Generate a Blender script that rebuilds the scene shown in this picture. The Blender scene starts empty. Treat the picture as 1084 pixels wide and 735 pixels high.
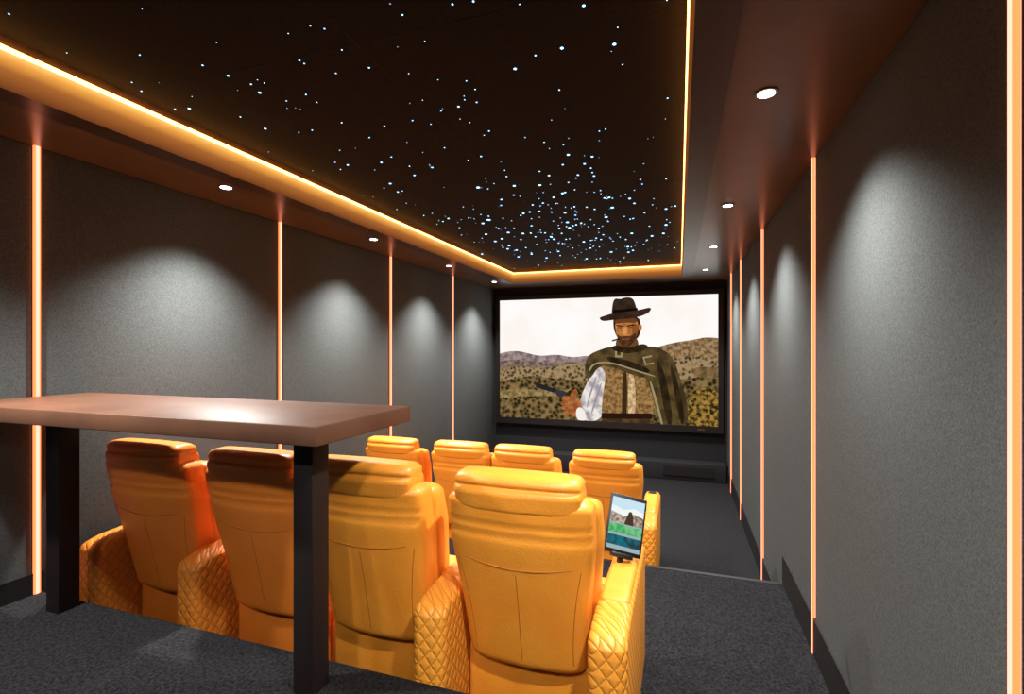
import bpy, bmesh, math, random
from mathutils import Vector, Matrix
import numpy as np
random.seed(11)
S=bpy.context.scene
S.view_settings.view_transform='Standard'
S.view_settings.look='None'
ZC=2.27            # eye height above the front floor
F_MID=0.42; F_REAR=0.87
XL,XR=-3.47,0.775
YB=9.25; YN=-1.1
ZS=ZC+1.142        # soffit underside
ZT=ZC+1.36         # star ceiling

def lin(c):
    if isinstance(c,str):
        c=c.lstrip('#'); v=[int(c[i:i+2],16)/255 for i in (0,2,4)]
        return tuple((x/12.92 if x<=.04045 else ((x+.055)/1.055)**2.4) for x in v)+(1,)
    return tuple(c)+(1,)

# ---------------------------------------------------------------- materials
def new(name):
    m=bpy.data.materials.new(name); m.use_nodes=True
    nt=m.node_tree; b=nt.nodes.get('Principled BSDF')
    return m,nt,b
def pbr(name,col,rough=.5,metal=0,noise=None,col2=None,bump=0,bscale=200,spec=.5,coat=0):
    m,nt,b=new(name)
    b.inputs['Base Color'].default_value=lin(col); b.inputs['Roughness'].default_value=rough
    b.inputs['Metallic'].default_value=metal; b.inputs['Specular IOR Level'].default_value=spec
    b.inputs['Coat Weight'].default_value=coat
    tc=nt.nodes.new('ShaderNodeTexCoord')
    if noise:
        n=nt.nodes.new('ShaderNodeTexNoise'); n.inputs['Scale'].default_value=noise; n.inputs['Detail'].default_value=6
        nt.links.new(tc.outputs['Object'],n.inputs['Vector'])
        r=nt.nodes.new('ShaderNodeValToRGB'); r.color_ramp.elements[0].position=.35; r.color_ramp.elements[1].position=.68
        r.color_ramp.elements[0].color=lin(col); r.color_ramp.elements[1].color=lin(col2 or col)
        nt.links.new(n.outputs['Fac'],r.inputs['Fac']); nt.links.new(r.outputs['Color'],b.inputs['Base Color'])
    if bump:
        n2=nt.nodes.new('ShaderNodeTexNoise'); n2.inputs['Scale'].default_value=bscale; n2.inputs['Detail'].default_value=4
        nt.links.new(tc.outputs['Object'],n2.inputs['Vector'])
        bp=nt.nodes.new('ShaderNodeBump'); bp.inputs['Strength'].default_value=bump; bp.inputs['Distance'].default_value=.01
        nt.links.new(n2.outputs['Fac'],bp.inputs['Height']); nt.links.new(bp.outputs['Normal'],b.inputs['Normal'])
    return m
def emit(name,col,st=1,col2=None,scale=8,kind='noise',lo=.4,hi=.6):
    m=bpy.data.materials.new(name); m.use_nodes=True; nt=m.node_tree; nt.nodes.clear()
    o=nt.nodes.new('ShaderNodeOutputMaterial'); e=nt.nodes.new('ShaderNodeEmission')
    e.inputs['Color'].default_value=lin(col); e.inputs['Strength'].default_value=st
    nt.links.new(e.outputs[0],o.inputs[0])
    if col2:
        tc=nt.nodes.new('ShaderNodeTexCoord')
        if kind=='noise':
            n=nt.nodes.new('ShaderNodeTexNoise'); n.inputs['Detail'].default_value=5; out=n.outputs['Fac']
        else:
            n=nt.nodes.new('ShaderNodeTexVoronoi'); out=n.outputs['Distance']
        n.inputs['Scale'].default_value=scale
        nt.links.new(tc.outputs['Object'],n.inputs['Vector'])
        r=nt.nodes.new('ShaderNodeValToRGB'); r.color_ramp.elements[0].position=lo; r.color_ramp.elements[1].position=hi
        r.color_ramp.elements[0].color=lin(col); r.color_ramp.elements[1].color=lin(col2)
        nt.links.new(out,r.inputs['Fac']); nt.links.new(r.outputs['Color'],e.inputs['Color'])
    return m

def fabric(name,c1,c2,sc=700):
    m,nt,b=new(name)
    b.inputs['Roughness'].default_value=.85; b.inputs['Specular IOR Level'].default_value=.2
    tc=nt.nodes.new('ShaderNodeTexCoord'); L=nt.links
    sep=nt.nodes.new('ShaderNodeSeparateXYZ'); L.new(tc.outputs['Object'],sep.inputs[0])
    def s(sock,k):
        a=nt.nodes.new('ShaderNodeMath'); a.operation='MULTIPLY'; a.inputs[1].default_value=k; L.new(sock,a.inputs[0])
        q=nt.nodes.new('ShaderNodeMath'); q.operation='SINE'; L.new(a.outputs[0],q.inputs[0]); return q.outputs[0]
    ad=nt.nodes.new('ShaderNodeMath'); ad.operation='ADD'; L.new(sep.outputs['X'],ad.inputs[0]); L.new(sep.outputs['Y'],ad.inputs[1])
    p=nt.nodes.new('ShaderNodeMath'); p.operation='MULTIPLY'; L.new(s(ad.outputs[0],sc*1.6),p.inputs[0]); L.new(s(sep.outputs['Z'],sc*1.6),p.inputs[1])
    n=nt.nodes.new('ShaderNodeTexNoise'); n.inputs['Scale'].default_value=sc*.22; n.inputs['Detail'].default_value=3; L.new(tc.outputs['Object'],n.inputs['Vector'])
    mx=nt.nodes.new('ShaderNodeMath'); mx.operation='MULTIPLY_ADD'; L.new(p.outputs[0],mx.inputs[0]); mx.inputs[1].default_value=.16; L.new(n.outputs['Fac'],mx.inputs[2])
    r=nt.nodes.new('ShaderNodeValToRGB'); r.color_ramp.elements[0].position=.3; r.color_ramp.elements[1].position=.72
    r.color_ramp.elements[0].color=lin(c1); r.color_ramp.elements[1].color=lin(c2)
    L.new(mx.outputs[0],r.inputs['Fac']); L.new(r.outputs['Color'],b.inputs['Base Color'])
    bp=nt.nodes.new('ShaderNodeBump'); bp.inputs['Strength'].default_value=.25; bp.inputs['Distance'].default_value=.002
    L.new(mx.outputs[0],bp.inputs['Height']); L.new(bp.outputs['Normal'],b.inputs['Normal'])
    return m

def quilt(name,c):
    m,nt,b=new(name); L=nt.links
    b.inputs['Roughness'].default_value=.42
    tc=nt.nodes.new('ShaderNodeTexCoord'); sep=nt.nodes.new('ShaderNodeSeparateXYZ'); L.new(tc.outputs['Object'],sep.inputs[0])
    def M(op,a,bb=None,c3=None):
        n=nt.nodes.new('ShaderNodeMath'); n.operation=op
        for i,v in enumerate((a,bb,c3)):
            if v is None: continue
            if isinstance(v,(int,float)): n.inputs[i].default_value=v
            else: L.new(v,n.inputs[i])
        return n.outputs[0]
    u=M('ADD',sep.outputs['X'],sep.outputs['Y']); v=sep.outputs['Z']
    k=math.pi/.07
    a=M('ABSOLUTE',M('SINE',M('MULTIPLY',M('ADD',M('MULTIPLY',u,1.15),v),k)))
    d=M('ABSOLUTE',M('SINE',M('MULTIPLY',M('SUBTRACT',M('MULTIPLY',u,1.15),v),k)))
    h=M('MINIMUM',a,d); h=M('POWER',h,.5)
    r=nt.nodes.new('ShaderNodeValToRGB'); r.color_ramp.elements[0].position=.0; r.color_ramp.elements[1].position=.42
    cc=lin(c); r.color_ramp.elements[0].color=(cc[0]*.6,cc[1]*.5,cc[2]*.5,1); r.color_ramp.elements[1].color=cc
    L.new(h,r.inputs['Fac']); L.new(r.outputs['Color'],b.inputs['Base Color'])
    bp=nt.nodes.new('ShaderNodeBump'); bp.inputs['Strength'].default_value=.55; bp.inputs['Distance'].default_value=.012
    L.new(h,bp.inputs['Height']); L.new(bp.outputs['Normal'],b.inputs['Normal'])
    return m

ORANGE='#f09c34'; ORANGE_WARM_LIT='#ec8630'
M_leatherA=pbr('orange_leather',ORANGE,.38,noise=5,col2='#eb912c',bump=.2,bscale=90)
M_quiltA=quilt('quilted_leather',ORANGE)
M_leatherB=pbr('orange_leather_warm_lit',ORANGE_WARM_LIT,.38,noise=5,col2='#e67e2a',bump=.2,bscale=90)  # same leather, warm strip light put into a redder base colour
M_quiltB=quilt('quilted_leather_warm_lit','#ec8c30')
M_seam=pbr('leather_stitching','#b0641c',.6)
M_dark=pbr('black_plastic','#0c0b0b',.4)
M_metal=pbr('brushed_metal','#8a8078',.3,1)
M_wall=fabric('grey_acoustic_fabric','#444848','#626767')
M_wallbase=pbr('dark_wall_backing','#151414',.8)
M_base=pbr('dark_baseboard','#100f0f',.5)
M_front=fabric('black_baffle_cloth','#1c1d20','#2a2b2f')
M_star=fabric('star_ceiling_fabric','#0e0b08','#241c14',400)
M_soffit=pbr('bronze_satin_soffit','#5f4c3b',.28,noise=3,col2='#6b5542')
M_soffit2=pbr('bronze_dark_trim','#41342a',.30)
M_carpet=pbr('charcoal_carpet','#161617',.95,noise=70,col2='#2f2f32',bump=.9,bscale=230,spec=.1)
M_wood=pbr('smoked_wood_top','#553728',.5,noise=4,col2='#644330',spec=.25)
M_woodedge=pbr('table_leg_dark','#1a1312',.5,spec=.3)
M_strip=emit('led_core',(1,.34,.24),2.6)
M_stripe=emit('led_edge',(1,.20,.06),2.4)
M_lens=emit('downlight_lens',(1,.95,.88),14)
M_starpt=emit('star_point',(.30,.62,1),4)

# ---------------------------------------------------------------- geometry helpers
def link(ob,parent=None):
    S.collection.objects.link(ob)
    if parent is not None: ob.parent=parent
    return ob
def empty(name,loc=(0,0,0),rotz=0):
    e=bpy.data.objects.new(name,None); e.location=loc; e.rotation_euler[2]=rotz; e.empty_display_size=.1
    S.collection.objects.link(e); return e
def mesh_obj(name,verts,faces,mat,parent=None,smooth=False):
    me=bpy.data.meshes.new(name); me.from_pydata([tuple(v) for v in verts],[],faces); me.update()
    if smooth:
        for p in me.polygons: p.use_smooth=True
    ob=bpy.data.objects.new(name,me)
    for mm in (mat if isinstance(mat,list) else [mat]): me.materials.append(mm)
    return link(ob,parent)
def box(name,lo,hi,mat,parent=None,bev=0,seg=3,fn=None,smooth=True):
    bm=bmesh.new(); bmesh.ops.create_cube(bm,size=1)
    for v in bm.verts:
        v.co=Vector([lo[i]+(v.co[i]+.5)*(hi[i]-lo[i]) for i in range(3)])
    if bev>0:
        bmesh.ops.bevel(bm,geom=list(bm.edges),offset=bev,segments=seg,profile=.5,affect='EDGES')
    if fn:
        for yy in (.15,.3,.6,.9):
            g=list(bm.verts)+list(bm.edges)+list(bm.faces)
            bmesh.ops.bisect_plane(bm,geom=g,plane_co=(0,yy,0),plane_no=(0,1,0))
        for v in bm.verts: v.co=Vector(fn(*v.co))
    me=bpy.data.meshes.new(name); bm.to_mesh(me); bm.free(); me.materials.append(mat)
    if bev>0 and smooth:
        for p in me.polygons: p.use_smooth=True
    ob=bpy.data.objects.new(name,me); return link(ob,parent)
def cyl(name,c,r,h,mat,parent=None,n=32,r2=None):
    bm=bmesh.new(); bmesh.ops.create_cone(bm,cap_ends=True,segments=n,radius1=r,radius2=r2 or r,depth=h)
    bmesh.ops.translate(bm,verts=bm.verts,vec=Vector(c))
    me=bpy.data.meshes.new(name); bm.to_mesh(me); bm.free(); me.materials.append(mat)
    return link(bpy.data.objects.new(name,me),parent)
def slab(name,prof,r,mat,parent,p=4,bow=0,nz=26,n=40,puff=0,crown=0,groove=None):
    """upholstered slab: prof = (z,y,half_w,half_t) rows, rounded ends, optional stitched channels"""
    zs=[q[0] for q in prof]; z0,z1=zs[0],zs[-1]; Hh=z1-z0
    rows=[]
    for i in range(nz+1):
        u=.5-.5*math.cos(math.pi*i/nz); z=z0+Hh*u
        y,w,t=[float(np.interp(z,zs,[q[k] for q in prof])) for k in (1,2,3)]
        dist=min(z-z0,z1-z); ins=0
        if dist<r: ins=r-math.sqrt(max(0,r*r-(r-dist)**2))
        w-=ins; tt=max(t-ins*min(1,t/r)*.98,.004)
        if groove:
            for gz in groove: tt-=.012*math.exp(-((z-gz)/.009)**2)
        rows.append((z,y,w,tt))
    V=[];Fc=[]
    for z,y,w,t in rows:
        for j in range(n):
            a=2*math.pi*j/n; ca,sa=math.cos(a),math.sin(a)
            x=w*math.copysign(abs(ca)**(2/p),ca); yy=t*math.copysign(abs(sa)**(2/p),sa)
            yy*=1+puff*(1-(x/w)**2)
            V.append((x,y+yy+bow*(x/.3)**2,z-crown*(x/.3)**2*((z-z0)/Hh)))
    for i in range(nz):
        for j in range(n):
            a=i*n+j;b=i*n+(j+1)%n; Fc.append((a,b,b+n,a+n))
    Fc.append(tuple(range(n))[::-1]); Fc.append(tuple(range(nz*n,nz*n+n)))
    return mesh_obj(name,V,Fc,mat,parent,True)
def tube(name,pts,r,mat,parent,cyclic=False):
    cu=bpy.data.curves.new(name,'CURVE'); cu.dimensions='3D'; cu.bevel_depth=r; cu.bevel_resolution=2
    sp=cu.splines.new('POLY'); sp.points.add(len(pts)-1)
    for q,pt in zip(sp.points,pts): q.co=(*pt,1)
    sp.use_cyclic_u=cyclic; cu.materials.append(mat)
    return link(bpy.data.objects.new(name,cu),parent)

# ---------------------------------------------------------------- room shell
box('floor',(XL-.1,4.37,-.1),(XR+.1,YB+.1,0),M_carpet)
box('floor_seating_riser',(XL-.1,1.86,-.1),(XR+.1,4.37,F_MID),M_carpet,bev=.012)
box('trim_4',(XL,4.335,F_MID-.03),(XR,4.378,F_MID+.003),M_base)
box('floor_bar_platform',(XL-.1,YN,-.1),(XR+.1,1.86,F_REAR),M_carpet,bev=.012)
box('wall_left',(XL-.15,YN,0),(XL-.02,YB+.1,ZT+.1),M_wallbase)
box('wall_right',(XR+.02,YN,0),(XR+.15,YB+.1,ZT+.1),M_wallbase)
box('wall_front',(XL-.15,YB,0),(XR+.15,YB+.13,ZT+.1),M_front)
box('wall_rear',(XL-.15,YN-.13,0),(XR+.15,YN,ZT+.1),M_wall)
box('ceiling',(XL-.15,YN,ZT),(XR+.15,YB+.1,ZT+.1),M_star)
LXL,LXR,LYF,LYN=-2.8,.05,8.4,-.4
box('ceiling_soffit_left',(XL-.02,YN,ZS),(LXL,YB,ZT),M_soffit)
box('ceiling_soffit_right',(LXR,YN,ZS),(XR+.02,YB,ZT),M_soffit)
box('ceiling_soffit_front',(LXL,LYF,ZS),(LXR,YB,ZT),M_soffit)
box('ceiling_soffit_rear',(LXL,YN,ZS),(LXR,LYN,ZT),M_soffit)
box('trim_1',(LXL-.15,LYN-.15,ZS-.012),(LXL,LYF+.15,ZS+.002),M_soffit2)
box('trim_2',(LXR,LYN-.15,ZS-.012),(LXR+.15,LYF+.15,ZS+.002),M_soffit2)
box('trim_3',(LXL,LYF,ZS-.012),(LXR,LYF+.15,ZS+.002),M_soffit2)
# cove LED : tape light on the lip painted as emission, brighter towards the top
m=bpy.data.materials.new('cove_lip_glow'); m.use_nodes=True; nt=m.node_tree; nt.nodes.clear()
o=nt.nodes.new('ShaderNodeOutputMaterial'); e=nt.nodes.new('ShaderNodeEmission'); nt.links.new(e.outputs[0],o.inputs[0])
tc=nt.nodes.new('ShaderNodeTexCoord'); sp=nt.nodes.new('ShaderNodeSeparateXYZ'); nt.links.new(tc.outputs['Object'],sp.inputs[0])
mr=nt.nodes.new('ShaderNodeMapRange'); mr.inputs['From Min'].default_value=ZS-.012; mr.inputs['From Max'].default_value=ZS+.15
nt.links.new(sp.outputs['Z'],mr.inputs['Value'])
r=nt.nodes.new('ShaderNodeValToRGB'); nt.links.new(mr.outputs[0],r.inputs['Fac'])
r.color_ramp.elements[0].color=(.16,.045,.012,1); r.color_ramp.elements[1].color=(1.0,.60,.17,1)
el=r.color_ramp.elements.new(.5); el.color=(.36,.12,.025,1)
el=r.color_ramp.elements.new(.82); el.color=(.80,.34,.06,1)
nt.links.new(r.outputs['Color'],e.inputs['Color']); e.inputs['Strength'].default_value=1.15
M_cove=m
M_tape=emit('cove_tape',(1,.40,.10),9)
cv=empty('cove_light')
T=.012
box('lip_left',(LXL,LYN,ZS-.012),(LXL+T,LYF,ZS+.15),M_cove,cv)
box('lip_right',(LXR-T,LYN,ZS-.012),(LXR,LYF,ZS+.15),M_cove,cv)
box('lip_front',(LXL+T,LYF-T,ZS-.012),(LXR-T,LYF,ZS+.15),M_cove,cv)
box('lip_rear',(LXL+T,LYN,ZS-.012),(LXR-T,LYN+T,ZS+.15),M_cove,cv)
box('tape_left',(LXL,LYN,ZS+.155),(LXL+.02,LYF,ZS+.17),M_tape,cv)
box('tape_right',(LXR-.02,LYN,ZS+.155),(LXR,LYF,ZS+.17),M_tape,cv)
box('tape_front',(LXL+.02,LYF-.02,ZS+.155),(LXR-.02,LYF,ZS+.17),M_tape,cv)
M_joint=pbr('ceiling_joint_dark','#0b0806',.9)
for yy in (1.9,4.3,6.4):
    box('ceiling_joint',(LXL+.03,yy,ZT-.001),(LXR-.03,yy+.005,ZT+.002),M_joint)
box('ceiling_joint',(-1.38,LYN,ZT-.001),(-1.375,LYF,ZT+.002),M_joint)

# wall panels + vertical LED strips
def side(xw,sgn,ys,tag):
    edges=[YN]+ys+[YB]
    for i in range(len(edges)-1):
        a=edges[i]+(.019 if i else 0); b=edges[i+1]-(.019 if i<len(edges)-2 else 0)
        x0,x1=sorted((xw,xw+.03*sgn))
        box('wall_panel_'+tag,(x0,a,.0),(x1,b,ZS-.0),M_wall,bev=.008)
        x0,x1=sorted((xw-.012*sgn,xw+.002*sgn))
        for (p,q,fz) in ((YN,1.86,F_REAR),(1.86,4.37,F_MID),(4.37,YB,0)):
            aa,bb=max(a,p),min(b,q)
            if bb>aa: box('baseboard_'+tag,(x0,aa,fz),(x1,bb,fz+(.22 if tag=='right' else .12)),M_base)
    for y in ys:
        fz=F_REAR if y<1.86 else (F_MID if y<4.37 else 0)
        par=empty('led_wall_strip',(xw,y,fz))
        h=ZS-fz
        s=-sgn
        w1,w2=(.006,.012) if y<1.6 else (.008,.015)
        box('side_glow_a',(min(0,.014*s),-w2,0),(max(0,.014*s),-w1,h),M_stripe,par)
        box('side_glow_b',(min(0,.014*s),w1,0),(max(0,.014*s),w2,h),M_stripe,par)
        box('core',(min(-.004*s,.017*s),-w1,0),(max(-.004*s,.017*s),w1,h),M_strip,par)
side(XL,-1,[1.83,3.655,5.50,7.33],'left')
side(XR,1,[1.53,3.44,5.38,7.16,8.45],'right')

# ---------------------------------------------------------------- recessed downlights, plus added rear fill
def downlight(x,y,P=70,tilt=(0,0),size=122,col=(1,.97,.93),z=ZS):
    p=empty('recessed_downlight',(x,y,z))
    cyl('trim_ring',(0,0,-.002),.05,.010,M_metal,p)
    cyl('lens',(0,0,-.006),.036,.006,M_lens,p)
    l=bpy.data.lights.new('lamp','SPOT'); l.energy=P; l.spot_size=math.radians(size); l.spot_blend=1; l.shadow_soft_size=.05; l.color=col
    o=bpy.data.objects.new('lamp',l); o.location=(0,0,-.045); o.rotation_euler=(tilt[0],tilt[1],0); link(o,p)
for y in (.85,2.72,4.53,6.35,8.15): downlight(-3.06,y,540,(0,-.24))
for y in (.62,2.483,4.35,6.09,7.85): downlight(.37,y,360,(0,.16))
for x,P in ((-2.5,60),(-1.4,70),(-.35,150)): downlight(x,-.75,P,(.92,0),75)  # added fill lamps behind the camera, unseen, aimed at the chair backs

# ---------------------------------------------------------------- fibre-optic stars
def stars():
    V=[];Fc=[]
    bm=bmesh.new(); bmesh.ops.create_icosphere(bm,subdivisions=1,radius=1)
    bv=[v.co.copy() for v in bm.verts]; bf=[[v.index for v in f.verts] for f in bm.faces]; bm.free()
    P=[]
    def add(x,y,r):
        if LXL+.06<x<LXR-.06 and LYN+.1<y<LYF-.08: P.append((x,y,r))
    for _ in range(200): add(random.gauss(-1.3,.8),random.gauss(6.0,1.1),random.choice([.006,.007,.009,.012,.018]))
    for _ in range(55): add(random.gauss(-.8,.45),random.gauss(4.5,.6),random.choice([.005,.007,.010,.014]))
    for _ in range(170): add(random.uniform(LXL,LXR),random.uniform(.8,8.3),random.choice([.002,.003,.004,.005]))
    for _ in range(60): add(random.uniform(LXL,LXR),random.uniform(1.2,3.4),random.choice([.002,.003,.004,.005]))
    for _ in range(18): add(random.uniform(LXL,LXR),random.uniform(1.4,4.2),random.choice([.007,.009]))
    for x,y,r in P:
        b0=len(V)
        for c in bv: V.append((x+c.x*r,y+c.y*r,ZT+c.z*r*.5))
        for f in bf: Fc.append([b0+i for i in f])
    mesh_obj('fiber_optic_star_lights',V,Fc,M_starpt)
stars()

# ---------------------------------------------------------------- bar table
tb=empty('bar_table',(0,0,F_REAR))
tz=ZC-.28-F_REAR
box('top',(XL+.02,1.44,tz-.072),(-1.207,2.09,tz),M_wood,tb,bev=.004,seg=2)
box('leg_1',(-3.18,1.72,0),(-3.08,1.82,tz-.072),M_woodedge,tb,bev=.004)
box('leg_2',(-1.48,1.63,0),(-1.385,1.73,tz-.072),M_woodedge,tb,bev=.004)

# ---------------------------------------------------------------- recliners
def recliner(x,y,z,la,ra,warm_lit=False,rot=0):
    Ml,Mq=(M_leatherB,M_quiltB) if warm_lit else (M_leatherA,M_quiltA)
    c=empty('leather_recliner',(x,y,z),rot)
    prof=[(.40,.30,.27,.085),(.7,.24,.295,.09),(1.0,.165,.325,.09),(1.18,.125,.325,.08),(1.215,.12,.315,.075)]
    slab('backrest_shell',prof,.045,Ml,c,p=6,bow=.03,puff=.10,nz=60,groove=(1.045,1.09))
    f=[(.45,.42,.28,.07),(.7,.34,.315,.09),(1.0,.26,.345,.085),(1.19,.21,.34,.07)]
    slab('backrest_cushion',f,.05,Ml,c,p=5,bow=.035,puff=.2)
    slab('headrest',[(1.14,.135,.275,.085),(1.23,.12,.285,.09),(1.315,.115,.28,.07)],.035,Ml,c,p=7,bow=.03,puff=.12,crown=.010,nz=60,groove=(1.26,))
    def rear(z,x):
        yy,w,t=[float(np.interp(z,[q[0] for q in prof],[q[k] for q in prof])) for k in (1,2,3)]
        xx=min(abs(x)/w,.97)
        tt=t*(1-xx**6)**(1/6)*(1+.10*(1-xx*xx))
        return (x,yy-tt+.03*(x/.3)**2+.0012,z)
    tube('seam_center',[rear(.46+i*.03,0) for i in range(15)],.0026,M_seam,c)
    tube('seam_yoke',[rear(.90+.03*(abs(q)/.26)**2,q) for q in np.linspace(-.24,.24,19)],.0026,M_seam,c)
    for s in (-1,1):
        tube('seam_side_%d'%(1 if s<0 else 2),[rear(.46+i*.035,s*(.225+.0003*i*i)) for i in range(14)],.0022,M_seam,c)
    slab('seat_cushion',[(.30,.66,.295,.36),(.5,.66,.30,.37)],.06,Ml,c,p=6)
    box('seat_base',(-.30,.36,.0),(.30,1.0,.33),Ml,c,bev=.02)
    box('rear_base_panel',(-.30,.29,.03),(.30,.36,.43),Ml,c,bev=.02)
    slab('footrest',[(.06,1.06,.30,.05),(.47,1.06,.30,.06)],.04,Ml,c,p=6)
    def arm(x0,n):
        def fn(X,Y,Z):
            if Z>.3:
                k=(Z-.3)/.44
                Z=Z-.05*k*max(0,(Y-.05)/1.1)-.07*k*max(0,(.30-Y)/.30)**2
            return X,Y,Z
        box('armrest_%d'%n,(x0-.08,.035,0),(x0+.08,1.15,.745),Mq,c,bev=.045,seg=6,fn=fn)
        box('armrest_pad_%d'%n,(x0-.066,.30,.70),(x0+.066,1.12,.758),Ml,c,bev=.025,seg=4,fn=fn)
        cyl('cup_holder_%d'%n,(x0,1.02,.705),.045,.03,M_metal,c)
        cyl('cup_well_%d'%n,(x0,1.02,.707),.036,.03,M_dark,c)
    if la: arm(-.39,1)
    if ra: arm(.39,2)
    return c
for (yy,zz) in ((1.92,F_MID),(4.50,0)):
    bk=zz>0
    recliner(-.66,yy,zz,True,True)
    recliner(-1.44,yy,zz,False,False)
    recliner(-2.10,yy,zz,True,False,bk)
    recliner(-2.88,yy-(0 if bk else .02),zz,True,False,bk)

# ---------------------------------------------------------------- tablet on the arm
R=Vector((.9482,.3178,0)); Fw=Vector((-.3178,.9482,0)); U=Vector((0,0,1))
ax=(R-.26*U).normalized(); ay=(.46*R+.85*U+.42*Fw); ay=(ay-ay.dot(ax)*ax).normalized(); az=ax.cross(ay)
tab=empty('tablet')
q=1.12
tab.matrix_world=Matrix(((ax.x*q,ay.x*q,az.x*q,-.27),(ax.y*q,ay.y*q,az.y*q,2.72),(ax.z*q,ay.z*q,az.z*q,ZC-.95),(0,0,0,1)))
box('body',(-.09,-.135,-.008),(.09,.135,0),M_dark,tab,bev=.003)
def flat(name,pts,mat,par,z): return mesh_obj(name,[(a,b,z) for a,b in pts],[tuple(range(len(pts)))],mat,par)
def rect(a,b,c,d): return [(a,b),(c,b),(c,d),(a,d)]
flat('display',rect(-.080,-.118,.080,.118),emit('tab_bg','#9fb4b6'),tab,.001)
flat('display_sky',rect(-.08,.02,.08,.118),emit('tab_sky','#c9e6f2'),tab,.002)
flat('display_cloud',[(-.08,.03),(.08,.03),(.08,.07),(.03,.08),(-.02,.065),(-.08,.08)],emit('tab_cloud','#f4f6f4'),tab,.0025)
flat('display_hill',[(-.08,.0),(.08,.0),(.08,.045),(.03,.055),(-.01,.035),(-.08,.05)],emit('tab_hill','#7d6a62',1,'#c8b9a8',60),tab,.003)
flat('display_figure',[(-.01,.0),(.035,.0),(.03,.04),(.02,.062),(.008,.062),(0,.04)],emit('tab_fig','#4a3a28'),tab,.004)
flat('display_menu',rect(-.08,-.045,.08,-.005),emit('tab_green','#3fa860',1,'#7cc48a',40),tab,.003)
flat('display_bar',rect(-.08,-.10,.08,-.055),emit('tab_bar','#1c6f80',1,'#2c3f46',30),tab,.003)
box('bracket',(-.05,-.15,-.03),(.05,-.13,.012),M_dark,tab,bev=.004)
box('stem',(-.012,-.18,-.035),(.012,0,-.010),M_dark,tab,bev=.003)

# ---------------------------------------------------------------- projection screen
scr=empty('projection_screen',(0,9.17,0))
SX0,SX1,SZ0,SZ1=-3.32,.63,ZC-1.36,ZC+.905
fr=.085
M_frame=pbr('velvet_black_frame','#08080a',.5)
box('frame_top',(SX0-fr,-.02,SZ1),(SX1+fr,.07,SZ1+fr),M_frame,scr)
box('frame_bottom',(SX0-fr,-.02,SZ0-fr-.03),(SX1+fr,.07,SZ0),M_frame,scr)
box('frame_left',(SX0-fr,-.02,SZ0),(SX0,.07,SZ1),M_frame,scr)
box('frame_right',(SX1,-.02,SZ0),(SX1+fr,.07,SZ1),M_frame,scr)
box('maker_plate',(.30,-.024,SZ0-.075),(.42,-.019,SZ0-.05),M_metal,scr)
box('panel',(SX0,.0,SZ0),(SX1,.06,SZ1),M_frame,scr)
# artwork is sketched on a quad and mapped to the screen rectangle by a homography
src=[(530,317),(760,312),(760,453),(528,440)]
dst=[(SX0,SZ1),(SX1,SZ1),(SX1,SZ0),(SX0,SZ0)]
A=[];B=[]
for (x,y),(X,Y) in zip(src,dst):
    A.append([x,y,1,0,0,0,-x*X,-y*X]);B.append(X);A.append([0,0,0,x,y,1,-x*Y,-y*Y]);B.append(Y)
hh=np.linalg.solve(np.array(A,float),np.array(B,float))
def H(x,y):
    w=hh[6]*x+hh[7]*y+1
    X=(hh[0]*x+hh[1]*y+hh[2])/w; Z=(hh[3]*x+hh[4]*y+hh[5])/w
    return min(max(X,SX0),SX1),min(max(Z,SZ0),SZ1)
lay=[0]
def art(name,pts,mat,smooth=True,sub=2):
    P=[Vector(p) for p in pts]
    if smooth:
        for _ in range(sub):   # Chaikin
            Q=[]
            for i in range(len(P)):
                a,b=P[i],P[(i+1)%len(P)]; Q+= [a*.75+b*.25,a*.25+b*.75]
            P=Q
    lay[0]+=1
    V=[(H(*p)[0],-.001-.0003*lay[0],H(*p)[1]) for p in P]
    me=bpy.data.meshes.new(name); bm=bmesh.new()
    vs=[bm.verts.new(v) for v in V]
    ed=[bm.edges.new((vs[i],vs[(i+1)%len(vs)])) for i in range(len(vs))]
    bmesh.ops.triangle_fill(bm,edges=ed,use_beauty=True)
    bm.to_mesh(me); bm.free(); me.materials.append(mat)
    link(bpy.data.objects.new(name,me),scr)
E=emit
art('sky',[(520,300),(770,300),(770,400),(520,400)],E('pic_sky','#fffdfb',1.0,'#fdf6f0',1.2),False)
art('far_hill',[(520,376),(534,371),(548,370),(560,373),(572,376),(590,374),(606,378),(625,375),(640,384),(640,400),(520,400)],E('pic_farhill','#6f5f66',1,'#a8938c',9))
art('far_hill_ridge',[(520,383),(540,379),(556,380),(580,383),(610,382),(640,386),(640,400),(520,400)],E('pic_farhill2','#5c4c48',1,'#957d68',12))
art('right_hill',[(670,374),(690,369),(712,363),(735,360),(748,357),(770,360),(770,400),(670,400)],E('pic_rhill','#6b5034',1,'#a88a62',14))
art('scrubland',[(520,389),(545,386),(575,389),(600,384),(630,388),(660,384),(700,380),(730,377),(770,380),(770,465),(520,465)],E('pic_scrub','#2f2a1a',1,'#a38762',16,'vor',.2,.62),False)
art('scrub_mid',[(520,402),(560,397),(610,402),(640,405),(700,404),(770,398),(770,470),(520,470)],E('pic_scrub2','#26220f',1,'#8a7046',13,'vor',.28,.8),False)
art('plain',[(520,414),(548,410),(580,413),(600,411),(615,415),(600,419),(560,418),(520,421)],E('pic_plain','#a48a5c',1,'#6c5a34',12))
art('tree_band',[(520,424),(545,420),(570,424),(590,428),(600,436),(610,450),(520,450)],E('pic_tree','#30290f',1,'#b59a3c',14,'noise',.42,.6))
art('tree_band_b',[(728,418),(742,410),(770,416),(770,460),(728,460)],E('pic_tree2','#2a240e',1,'#a8823c',14,'noise',.42,.6))
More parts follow.
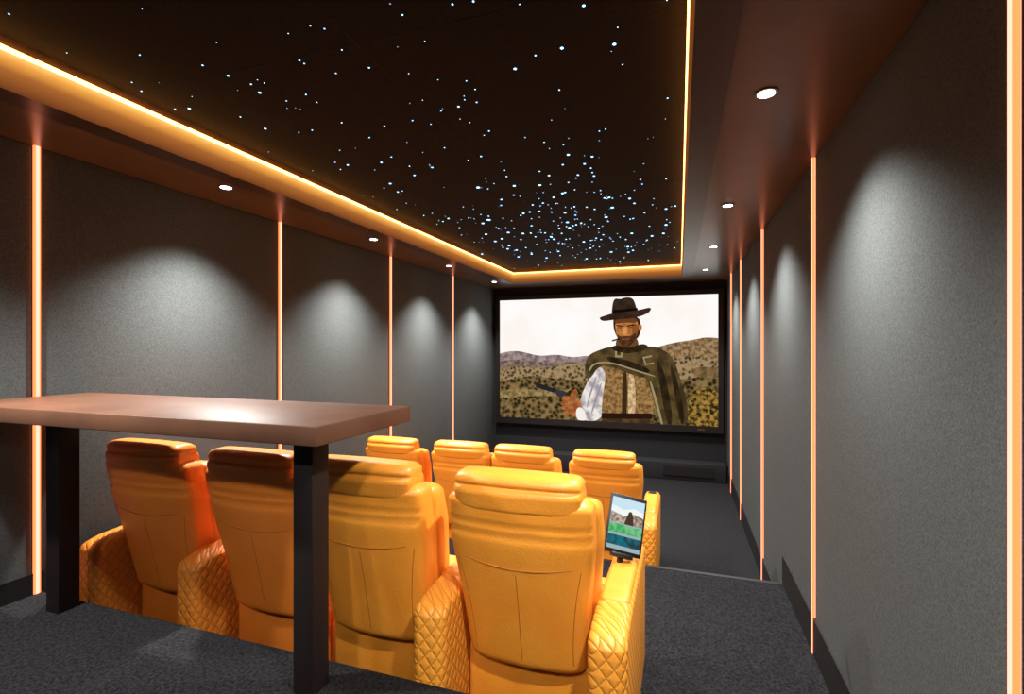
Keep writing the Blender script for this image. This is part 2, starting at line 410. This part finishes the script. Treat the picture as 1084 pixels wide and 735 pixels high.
art('path',[(728,392),(745,388),(765,392),(765,400),(740,402)],E('pic_path','#8b6c48',1,'#5a4a2c',9))
# gun
art('revolver_barrel',[(566,405),(568,404),(596,414),(595,418),(567,409)],E('pic_gun','#25232a'),False)
art('revolver_drum',[(588,411),(600,414),(602,422),(592,421),(587,416)],E('pic_gun2','#38343a'))
art('revolver_grip',[(598,415),(605,411),(608,414),(606,430),(600,440),(596,438),(600,424)],E('pic_grip','#3a2414'))
# sleeve & hand
art('shirt_sleeve',[(634,386),(626,396),(619,408),(613,424),(612,440),(620,446),(634,445),(642,430),(642,395)],E('pic_shirt','#efe8e2',1,'#a59ca0',6,'noise',.40,.62))
sf=E('pic_sleeve_fold','#9a9298')
art('sleeve_fold_1',[(630,398),(632,398),(624,420),(621,432),(620,430),(624,414)],sf)
art('sleeve_fold_2',[(636,404),(637,406),(630,426),(626,438),(625,436),(630,420)],sf)
sk=E('pic_skin','#b9743f',1,'#8e5128',9); sk2=E('pic_skin_sh','#6f3d1e')
art('palm',[(600,419),(608,418),(614,424),(616,434),(610,441),(602,440),(598,430)],sk)
art('thumb',[(602,420),(606,412),(610,411),(611,416),(607,424)],sk)
for i,(a,b) in enumerate([(594,421),(593,426),(594,431),(596,436)]):
    art('finger_%d'%(i+1),[(a,b-1),(a+3,b-3),(a+12,b-2),(a+12,b+2),(a+3,b+3),(a,b+2)],sk)
    art('finger_gap_%d'%(i+1),[(a+1,b+2.2),(a+10,b+1.9),(a+10,b+2.9),(a+2,b+3.1)],sk2,False)
art('cuff',[(609,432),(615,430),(621,441),(617,447),(609,443)],E('pic_cuff','#f4eeea'))
# torso
art('vest',[(638,380),(690,378),(694,410),(690,450),(668,448),(636,446),(637,420),(641,400)],E('pic_vest','#6a4c28',1,'#a8824f',16,'noise',.38,.62))
art('vest_opening',[(659,392),(664,392),(663,448),(657,448)],E('pic_vo','#3a2a18'))
art('vest_fleece',[(665,392),(671,394),(673,430),(669,447),(664,447)],E('pic_fl','#b08a5a',1,'#e0c49a',14))
art('trousers',[(636,441),(692,442),(692,455),(636,450)],E('pic_trs','#3c2c1a',1,'#5a4228',9))
art('gun_belt',[(636,437),(690,438),(690,444),(636,443)],E('pic_belt','#2a180c'),False)
po=E('pic_poncho','#3d301c',1,'#5e4b2a',5); po2=E('pic_ponchod','#241b10',1,'#362a18',6)
art('poncho_front',[(619,384),(623,375),(634,370),(648,366),(664,368),(690,366),(704,371),(711,385),(706,398),(692,402),(672,398),(650,389),(634,386),(624,402),(619,398)],po)
art('poncho_drape',[(686,368),(703,370),(713,380),(719,398),(727,425),(729,451),(712,453),(700,452),(693,430),(686,404),(676,392)],po)
art('poncho_fold_a',[(694,380),(700,385),(708,415),(712,450),(706,451),(700,420)],po2)
art('poncho_fold_b',[(708,384),(714,392),(723,430),(724,450),(720,450),(714,420)],po2)
art('poncho_fold_c',[(640,376),(660,380),(684,388),(690,396),(672,392),(646,384)],po2)
pl=E('pic_pat','#9c8e68')
art('poncho_stripe',[(622,392),(628,383),(646,382),(672,391),(694,398),(693,399.2),(671,392.4),(646,383.6),(629,384.6),(624,393)],pl)
art('poncho_mark_a',[(651,371),(653,371),(653,376),(657,376),(657,371),(659,371),(659,378),(651,378)],pl,False)
art('poncho_mark_b',[(680,378),(690,376),(690,377.5),(682,379.5),(684,385),(692,383.5),(692,385),(683,386.6)],pl,False)
art('poncho_edge',[(687,404),(689,403),(697,430),(702,452),(700,452),(694,430)],pl)
# neck, head
art('neck',[(653,356),(674,355),(677,369),(665,372),(651,369)],E('pic_neck','#6d4426'))
art('scarf',[(645,369),(652,364),(664,369),(680,363),(688,367),(676,373),(660,374)],po2)
art('hair',[(649,338),(652,334),(676,334),(679,345),(677,356),(672,360),(654,358),(650,350)],E('pic_hair','#3a2413'))
art('ear',[(675,344),(679,343),(680,348),(677,352)],sk)
art('face',[(651,338),(674,337),(676,346),(674,356),(669,363),(663,366),(656,362),(652,353)],E('pic_face','#c98248',1,'#a5652f',9))
art('face_shade',[(651,337),(674,336),(675,342),(663,341),(651,343)],E('pic_fs','#6b3c1f'))
art('cheek_shade',[(669,343),(676,343),(675,354),(670,360),(669,350)],E('pic_cs','#8a5028'))
art('brow_l',[(652,343.6),(659,344.2),(660,345.8),(653,345)],E('pic_brow','#2a170b'),False)
art('brow_r',[(663,344.4),(671,343),(672,344.4),(664,345.8)],E('pic_brow2','#2a170b'),False)
art('eye_l',[(654,346),(658,346.3),(658,347.2),(654,347)],E('pic_eye','#1a1210'),False)
art('eye_r',[(665,346.2),(669,345.8),(669,346.8),(665,347.2)],E('pic_eye2','#1a1210'),False)
art('nose',[(660,346),(662.5,346),(664.5,353),(661,354.5),(658.5,353)],E('pic_nose','#d8945a'))
art('beard',[(652,353),(657,356),(661,355.4),(668,355.6),(674,351),(673,359),(668,365),(663,368),(656,364)],E('pic_beard','#5a3821',1,'#3a2212',12))
art('mouth',[(658,358.4),(667,358),(667,359.2),(658,359.5)],E('pic_mouth','#8e4a32'),False)
art('cigar',[(656,357.5),(656,359.2),(648,361.2),(648,359.6)],E('pic_cig','#2b1a10'),False)
art('hat_crown',[(648,333),(648.5,322),(651,315.5),(657,316.8),(663,314.5),(670,315.5),(673,322),(675,332)],E('pic_hat','#3a2a20',1,'#2a1c16',6))
art('hat_band',[(648,328),(675,326),(676,332),(648,333)],E('pic_band','#120b08'),False)
art('hat_brim',[(634,336),(640,334),(650,331),(664,330),(678,328),(690,325),(688,331),(677,335.5),(663,337.5),(648,338.5),(638,340)],E('pic_brim','#2b1d17',1,'#3c2a20',6))

# low stage ledge / baffle below the screen
box('stage_ledge',(XL+.03,8.95,0.001),(XR-.03,YB-.01,.30),M_front,bev=.01)
box('center_speaker_grille',(-.25,8.93,.08),(.55,8.95,.24),M_base)

# ---------------------------------------------------------------- camera
cam=bpy.data.cameras.new('camera'); co=bpy.data.objects.new('camera',cam); link(co)
co.location=(0,0,ZC); co.rotation_euler=(math.radians(90),0,math.radians(18.53))
cam.sensor_width=36; cam.lens=36*528/1084; cam.clip_start=.02
S.camera=co
w=bpy.data.worlds.new('world'); S.world=w; w.use_nodes=True
w.node_tree.nodes['Background'].inputs[0].default_value=(.02,.02,.02,1)
